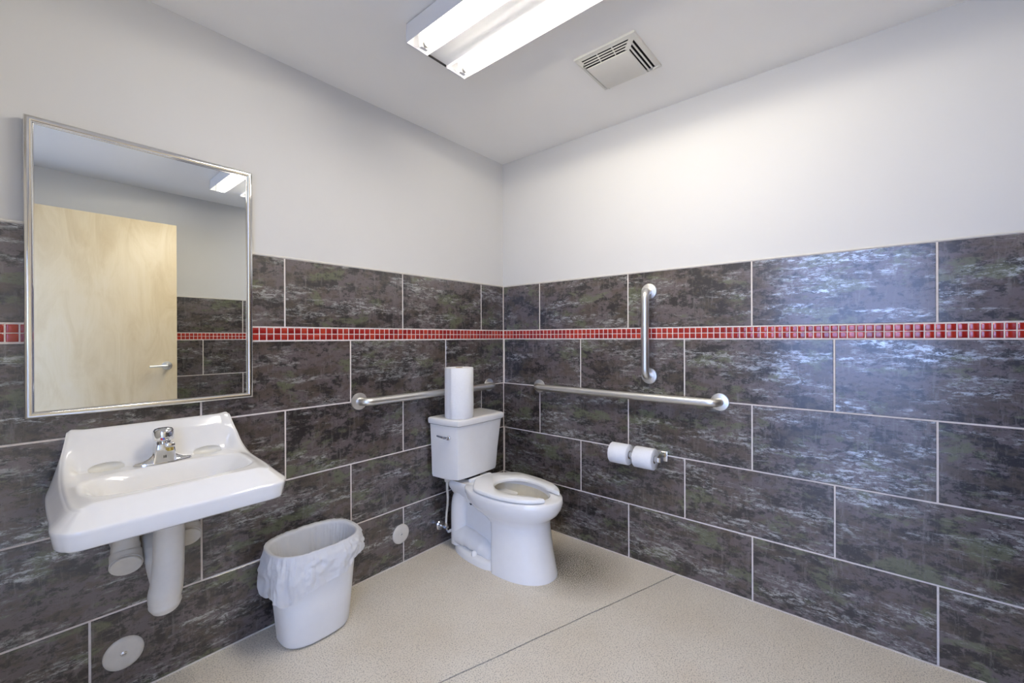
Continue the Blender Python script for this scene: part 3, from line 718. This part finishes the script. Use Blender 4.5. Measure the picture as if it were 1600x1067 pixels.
# bowl and front pedestal as one skin
bw.loft([egg(-0.430, -0.735, 0.1525, 0.0, sq=2.15, ymid=-0.50, back_sq=7), egg(-0.430, -0.735, 0.1525, 0.012, sq=2.15, ymid=-0.50, back_sq=7),
         egg(-0.425, -0.722, 0.150, 0.05, sq=2.2, ymid=-0.50, back_sq=7), egg(-0.42, -0.706, 0.145, 0.12, sq=2.2, ymid=-0.50, back_sq=7),
         egg(-0.415, -0.694, 0.141, 0.20, sq=2.2, ymid=-0.50, back_sq=6), egg(-0.405, -0.688, 0.140, 0.258, sq=2.2, ymid=-0.49, back_sq=5),
         egg(-0.36, -0.692, 0.144, 0.278, sq=2.2, ymid=-0.47, back_sq=4), egg(-0.30, -0.712, 0.158, 0.298, sq=2.15, ymid=-0.45, back_sq=3), egg(-0.25, -0.742, 0.174, 0.322, sq=2.1, ymid=-0.44, back_sq=3),
         egg(-0.22, -0.760, 0.184, 0.350, sq=2.1, ymid=-0.44, back_sq=3), egg(-0.20, -0.768, 0.188, 0.378, sq=2.1, ymid=-0.44, back_sq=3), egg(-0.195, -0.766, 0.187, 0.398, sq=2.1, ymid=-0.44, back_sq=3),
         egg(-0.20, -0.758, 0.181, 0.405, sq=2.1, ymid=-0.44, back_sq=3), egg(-0.30, -0.700, 0.128, 0.405, ymid=-0.47), egg(-0.31, -0.690, 0.120, 0.390, ymid=-0.48), egg(-0.33, -0.665, 0.105, 0.31, ymid=-0.49),
         egg(-0.36, -0.60, 0.07, 0.235, ymid=-0.47), egg(-0.38, -0.55, 0.045, 0.215, ymid=-0.46)])
# deck between bowl and tank
def rrect(x0, x1, y0, y1, z, r, n=6):
    out = []
    for cx, cy, a0 in ((x1-r, y1-r, 0), (x0+r, y1-r, 90), (x0+r, y0+r, 180), (x1-r, y0+r, 270)):
        for k in range(n+1):
            a_ = math.radians(a0+90*k/n); out.append(Vector((cx+r*math.cos(a_), cy+r*math.sin(a_), z)))
    return out
bw.loft([rrect(TOX-0.075, TOX+0.075, -0.30, -0.10, 0.285, 0.04), rrect(TOX-0.105, TOX+0.105, -0.295, -0.070, 0.33, 0.04), rrect(TOX-0.118, TOX+0.118, -0.29, -0.055, 0.365, 0.035), rrect(TOX-0.122, TOX+0.122, -0.285, -0.050, 0.392, 0.035), rrect(TOX-0.116, TOX+0.116, -0.28, -0.056, 0.404, 0.03)])
body = bw.build('bowl', 'porcelain', to, 50)
MB().loft([egg(-0.3105, -0.6895, 0.1195, 0.3895, ymid=-0.48), egg(-0.331, -0.664, 0.1045, 0.3105, ymid=-0.49), egg(-0.361, -0.599, 0.0695, 0.2360, ymid=-0.47), egg(-0.381, -0.549, 0.0445, 0.2155, ymid=-0.46)], False, True).build('bowl_interior', 'bowlwater', body, 60)
# rear base: foot flange, inner web, back column, low trapway run on both sides
MB().loft([egg(-0.055, -0.47, 0.1525, 0.0, sq=3, ymid=-0.35, back_sq=2.3), egg(-0.055, -0.47, 0.1525, 0.026, sq=3, ymid=-0.35, back_sq=2.3), egg(-0.060, -0.47, 0.148, 0.037, sq=3, ymid=-0.35, back_sq=2.3), egg(-0.070, -0.47, 0.135, 0.042, sq=3, ymid=-0.35, back_sq=2.3)]).build('foot_flange', 'porcelain', body, 50)
MB().loft([rrect(TOX-0.072, TOX+0.072, -0.46, -0.10, 0.03, 0.03), rrect(TOX-0.072, TOX+0.072, -0.46, -0.10, 0.36, 0.03)]).build('inner_web', 'porcelain', body, 50)
for s in (-1, 1):
    MB().tube(spline([(TOX+s*0.062, -0.118, 0.035), (TOX+s*0.062, -0.118, 0.12), (TOX+s*0.062, -0.118, 0.22), (TOX+s*0.060, -0.125, 0.285), (TOX+s*0.052, -0.150, 0.325), (TOX+s*0.04, -0.20, 0.345)], 6), 0.056, 24).build('trapway_column', 'porcelain', body, 60)
    MB().tube(spline([(TOX+s*0.066, -0.13, 0.085), (TOX+s*0.070, -0.20, 0.088), (TOX+s*0.074, -0.27, 0.080), (TOX+s*0.076, -0.34, 0.064), (TOX+s*0.076, -0.40, 0.030), (TOX+s*0.076, -0.43, 0.0)], 6), [0.060]*6+[0.056]*6+[0.052]*6+[0.046]*6+[0.04]*7, 24).build('trapway_run', 'porcelain', body, 60)
    MB().lathe([(0.0165, 0), (0.0165, 0.012), (0.013, 0.020), (0.006, 0.0245), (0.001, 0.025)], (TOX+s*0.131, -0.300, 0.038), (0, 0, 1), 24).build('bolt_cap', 'porcelain', to, 60)
    MB().lathe([(0.011, 0.0), (0.011, 0.0015), (0.004, 0.0016)], (TOX+s*0.0722, -0.215, 0.285), (s, 0, 0), 20).build('web_hole', 'darkhole', body, None)
# tank
def tank_ring(hw, yb, yf, ch, z, n=5):
    """back corners square, front corners chamfered with rounding"""
    tp_ = 0.7*ch; ym = lerp(yb, yf, 0.55); q = 0.018
    half = [(hw, yb), (hw-0.2*tp_, ym), (hw-tp_*0.92, yf+q), (hw-tp_-q*0.25, yf+q*0.28), (hw-tp_-q, yf), (hw*0.35, yf-0.005)]
    pts = half + [(-x, y) for x, y in reversed(half)]
    return [Vector((TOX+x, y, z)) for x, y in pts]
tk = MB().loft([tank_ring(0.184, -0.034, -0.190, 0.044, 0.428), tank_ring(0.192, -0.025, -0.200, 0.046, 0.431), tank_ring(0.195, -0.022, -0.204, 0.046, 0.445), tank_ring(0.197, -0.020, -0.212, 0.042, 0.56), tank_ring(0.202, -0.020, -0.220, 0.036, 0.66), tank_ring(0.206, -0.020, -0.228, 0.032, 0.735)]).build('tank', 'porcelain', to, 28)
MB().loft([tank_ring(0.204, -0.020, -0.228, 0.032, 0.7355), tank_ring(0.2125, -0.014, -0.238, 0.030, 0.740), tank_ring(0.2145, -0.012, -0.240, 0.030, 0.748), tank_ring(0.2155, -0.012, -0.242, 0.030, 0.762), tank_ring(0.2135, -0.013, -0.240, 0.030, 0.770), tank_ring(0.206, -0.018, -0.232, 0.030, 0.7745), tank_ring(0.19, -0.03, -0.215, 0.03, 0.7755)]).build('tank_lid', 'porcelain', to, 28)
# side-mounted chrome trip lever on the tank
lx = TOX-0.1935
MB().lathe([(0.013, 0), (0.013, 0.006), (0.009, 0.010), (0.007, 0.018)], (lx, -0.168, 0.672), (-1, 0, 0), 20).build('lever_boss', 'chrome', tk)
MB().loft([[Vector((lx-0.013, -0.180, 0.665)), Vector((lx-0.021, -0.180, 0.665)), Vector((lx-0.021, -0.180, 0.680)), Vector((lx-0.013, -0.180, 0.680))],
           [Vector((lx-0.015, -0.145, 0.668)), Vector((lx-0.024, -0.145, 0.668)), Vector((lx-0.024, -0.145, 0.680)), Vector((lx-0.015, -0.145, 0.680))],
           [Vector((lx-0.018, -0.092, 0.673)), Vector((lx-0.026, -0.092, 0.673)), Vector((lx-0.026, -0.092, 0.682)), Vector((lx-0.018, -0.092, 0.682))]]).build('trip_lever', 'chrome', tk, 30)
# tank bolts/gasket block under the tank
MB().loft([rrect(TOX-0.06, TOX+0.06, -0.17, -0.06, 0.403, 0.02), rrect(TOX-0.06, TOX+0.06, -0.17, -0.06, 0.4285, 0.02)]).build('tank_gasket', 'rubber', to, 40)
# open-front seat
def seat_ring(z, grow):
    n = 44; outer = []; inner = []
    a0, a1 = math.radians(-90+19), math.radians(270-19)
    for k in range(n+1):
        t = a0+(a1-a0)*k/n; c, s = math.cos(t), math.sin(t)
        if s < 0: ox, oy = 0.186*math.copysign(abs(c)**(2/2.15), c), -0.455 - 0.290*abs(s)**(2/2.15)
        else: ox, oy = 0.186*math.copysign(abs(c)**(2/3.2), c), -0.455 + 0.222*abs(s)**(2/3.0)
        if s > 0: ox *= 1-0.38*smooth(0.45, 1.0, (oy+0.455)/0.222)
        ix, iy = 0.112*c, (-0.49 - 0.205*abs(s)) if s < 0 else (-0.49+0.122*s)
        if s < 0:                     # open slot at the front: prongs end nearly square
            ix = math.copysign(max(abs(ix), 0.072), ix) if abs(s) > 0.75 else ix
        v_ = Vector((ox-ix, oy-iy, 0)); L_ = v_.length; v_ /= L_
        outer.append(Vector((TOX+ox, oy, z)) + v_*grow); inner.append(Vector((TOX+ix, iy, z)) - v_*grow)
    return outer + inner[::-1]
MB().loft([seat_ring(0.4095, -0.006), seat_ring(0.4125, 0.0), seat_ring(0.4225, 0.0), seat_ring(0.4275, -0.003), seat_ring(0.4305, -0.009)]).build('seat', 'seat', to, 40)
MB().box((TOX-0.085, -0.232, 0.4045), (TOX+0.085, -0.208, 0.424), 0.005).build('seat_hinge', 'seat', to, 40)

# ------------------------------------------------------------------ toilet water supply
sv_ = empty('water_supply_valve', (-0.572, 0, 0.115), 'chrome shut-off valve with a cream hose leading to the toilet tank', 'valve')
MB().lathe([(0.030, 0), (0.030, 0.002), (0.026, 0.007), (0.012, 0.010), (0.011, 0.013)], (-0.572, -0.0004, 0.115), (0, -1, 0), 32).build('wall_flange', 'chrome', sv_)
MB().tube([(-0.572, -0.010, 0.115), (-0.572, -0.052, 0.115)], 0.0085, 16).lathe([(0.0125, 0), (0.0125, 0.020)], (-0.572, -0.040, 0.115), (0, -1, 0), 8).lathe([(0.009, 0), (0.009, 0.024)], (-0.572, -0.052, 0.117), (0, 0, 1), 12).build('valve_body', 'chrome', sv_)
MB().loft([[Vector((-0.572+a_*0.016, -0.070, 0.108+b_*0.008)) for a_, b_ in ((1, 0), (0.7, 0.7), (0, 1), (-0.7, 0.7), (-1, 0), (-0.7, -0.7), (0, -1), (0.7, -0.7))], [Vector((-0.572+a_*0.018, -0.084, 0.104+b_*0.010)) for a_, b_ in ((1, 0), (0.7, 0.7), (0, 1), (-0.7, 0.7), (-1, 0), (-0.7, -0.7), (0, -1), (0.7, -0.7))]]).tube([(-0.572, -0.058, 0.113), (-0.572, -0.074, 0.107)], 0.005, 10).build('valve_handle', 'chrome', sv_)
MB().tube(spline([(-0.572, -0.052, 0.138), (-0.571, -0.055, 0.20), (-0.575, -0.068, 0.255), (-0.588, -0.085, 0.31), (-0.600, -0.095, 0.36), (-0.603, -0.098, 0.402)], 8), 0.0065, 14).build('hose', 'hose', sv_)
MB().lathe([(0.013, 0), (0.015, 0.004), (0.015, 0.018), (0.012, 0.0245)], (-0.603, -0.098, 0.4025), (0, 0, 1), 10).build('hose_nut', 'hose', sv_)

# ------------------------------------------------------------------ paper towel roll on the tank lid
PX, PY, PZ, PRD, PHT = -0.563, -0.1585, 0.7762, 0.0815, 0.283
pr = empty('paper_towel_roll', (PX, PY, PZ), 'upright white paper towel roll standing on the toilet tank', 'paper roll')
MB().lathe([(0.021, 0.0015), (PRD-0.002, 0), (PRD, 0.003), (PRD+0.0006, 0.08), (PRD, 0.17), (PRD, PHT-0.003), (PRD-0.002, PHT), (0.021, PHT-0.001), (0.021, 0.0015)], (PX, PY, PZ), (0, 0, 1), 64, False, False).build('sheet_roll', 'paper', pr, 50)
MB().lathe([(0.0208, 0.003), (0.0208, PHT+0.001), (0.0188, PHT+0.001), (0.0188, 0.003)], (PX, PY, PZ), (0, 0, 1), 28, False, False).build('core_tube', 'core', pr, 50)
fl_r = []
a_s = math.atan2(-0.55, -0.83)      # loose sheet end facing the sink side
for k in range(9):
    a_ = math.radians(198 - k*4.5); rad = PRD + 0.0012 + 0.007*smooth(3, 0, k)
    fl_r.append((PX+rad*math.cos(a_), PY+rad*math.sin(a_)))
MB().loft([[Vector((x, y, PZ+z)) for x, y in fl_r] + [Vector((PX+(x-PX)*0.994, PY+(y-PY)*0.994, PZ+z)) for x, y in reversed(fl_r)] for z in (0.001, PHT-0.001)]).build('loose_sheet', 'paper', pr, 50)

# ------------------------------------------------------------------ grab bars
def grab_bar(p0, p1, out, label, r=0.0200, depth=0.0565):
    p0, p1, out = Vector(p0), Vector(p1), Vector(out)
    o = empty('grab_bar', (p0+p1)/2, label, 'grab bar', 'steel grab bars around the toilet')
    MB().tube(arc_path([p0+out*0.004, p0+out*depth, p1+out*depth, p1+out*0.004], 0.045, 10), r, 24).build('bar', 'satin', o, 60)
    for p in (p0, p1):
        MB().lathe([(0.043, 0), (0.043, 0.0025), (0.041, 0.0055), (0.032, 0.0075), (0.024, 0.0085), (r+0.0008, 0.009)], p+out*0.0006, out, 40).build('flange', 'satin', o, 40)
    return o
grab_bar((-1.094, 0, 0.9125), (-0.150, 0, 0.9125), (0, -1, 0), 'horizontal brushed steel grab bar on the wall behind the toilet tank')
grab_bar((0, -0.313, 0.913), (0, -1.402, 0.913), (-1, 0, 0), 'long horizontal brushed steel grab bar above the toilet paper holder')
grab_bar((0, -1.050, 1.474), (0, -1.050, 1.020), (-1, 0, 0), 'short vertical brushed steel grab bar across the red mosaic band')

# ------------------------------------------------------------------ toilet paper
HZ, HXo = 0.597, -0.072
hp = empty('toilet_paper_holder', (0, -0.985, HZ), 'chrome double toilet paper holder on the wall below the long bar', 'paper holder')
MB().box((-0.0008, -1.150, HZ-0.020), (-0.012, -0.838, HZ+0.034), 0.003).build('back_plate', 'chrome', hp)
for y in (-1.130, -0.851):
    MB().loft([[Vector((-0.010, y-0.009, HZ+0.030)), Vector((-0.010, y+0.009, HZ+0.030)), Vector((-0.010, y+0.009, HZ-0.016)), Vector((-0.010, y-0.009, HZ-0.016))],
               [Vector((HXo-0.008, y-0.009, HZ+0.012)), Vector((HXo-0.008, y+0.009, HZ+0.012)), Vector((HXo-0.008, y+0.009, HZ-0.012)), Vector((HXo-0.008, y-0.009, HZ-0.012))]]).build('arm', 'chrome', hp, 30)
MB().tube([(HXo, -1.126, HZ), (HXo, -0.855, HZ)], 0.0165, 20).build('roller', 'chrome', hp)
def tp(y0, y1, label):
    o = empty('toilet_paper_roll', (HXo, (y0+y1)/2, HZ-0.054), label, 'toilet roll', 'toilet rolls on the holder')
    L_ = y1-y0
    MB().lathe([(0.021, 0), (0.053, 0), (0.0548, 0.002), (0.055, L_/2), (0.0548, L_-0.002), (0.053, L_), (0.021, L_), (0.021, 0)], (HXo, y0, HZ-0.002), (0, 1, 0), 56, False, False).build('tissue', 'paper', o, 50)
    MB().lathe([(0.0209, 0.0005), (0.0209, L_-0.0005), (0.0196, L_-0.0005), (0.0196, 0.0005), (0.0209, 0.0005)], (HXo, y0, HZ-0.002), (0, 1, 0), 28, False, False).build('core_tube', 'core', o, 50)
tp(-0.968, -0.864, 'white toilet roll on the holder, nearer the toilet')
tp(-1.107, -1.003, 'white toilet roll on the holder, farther from the toilet')
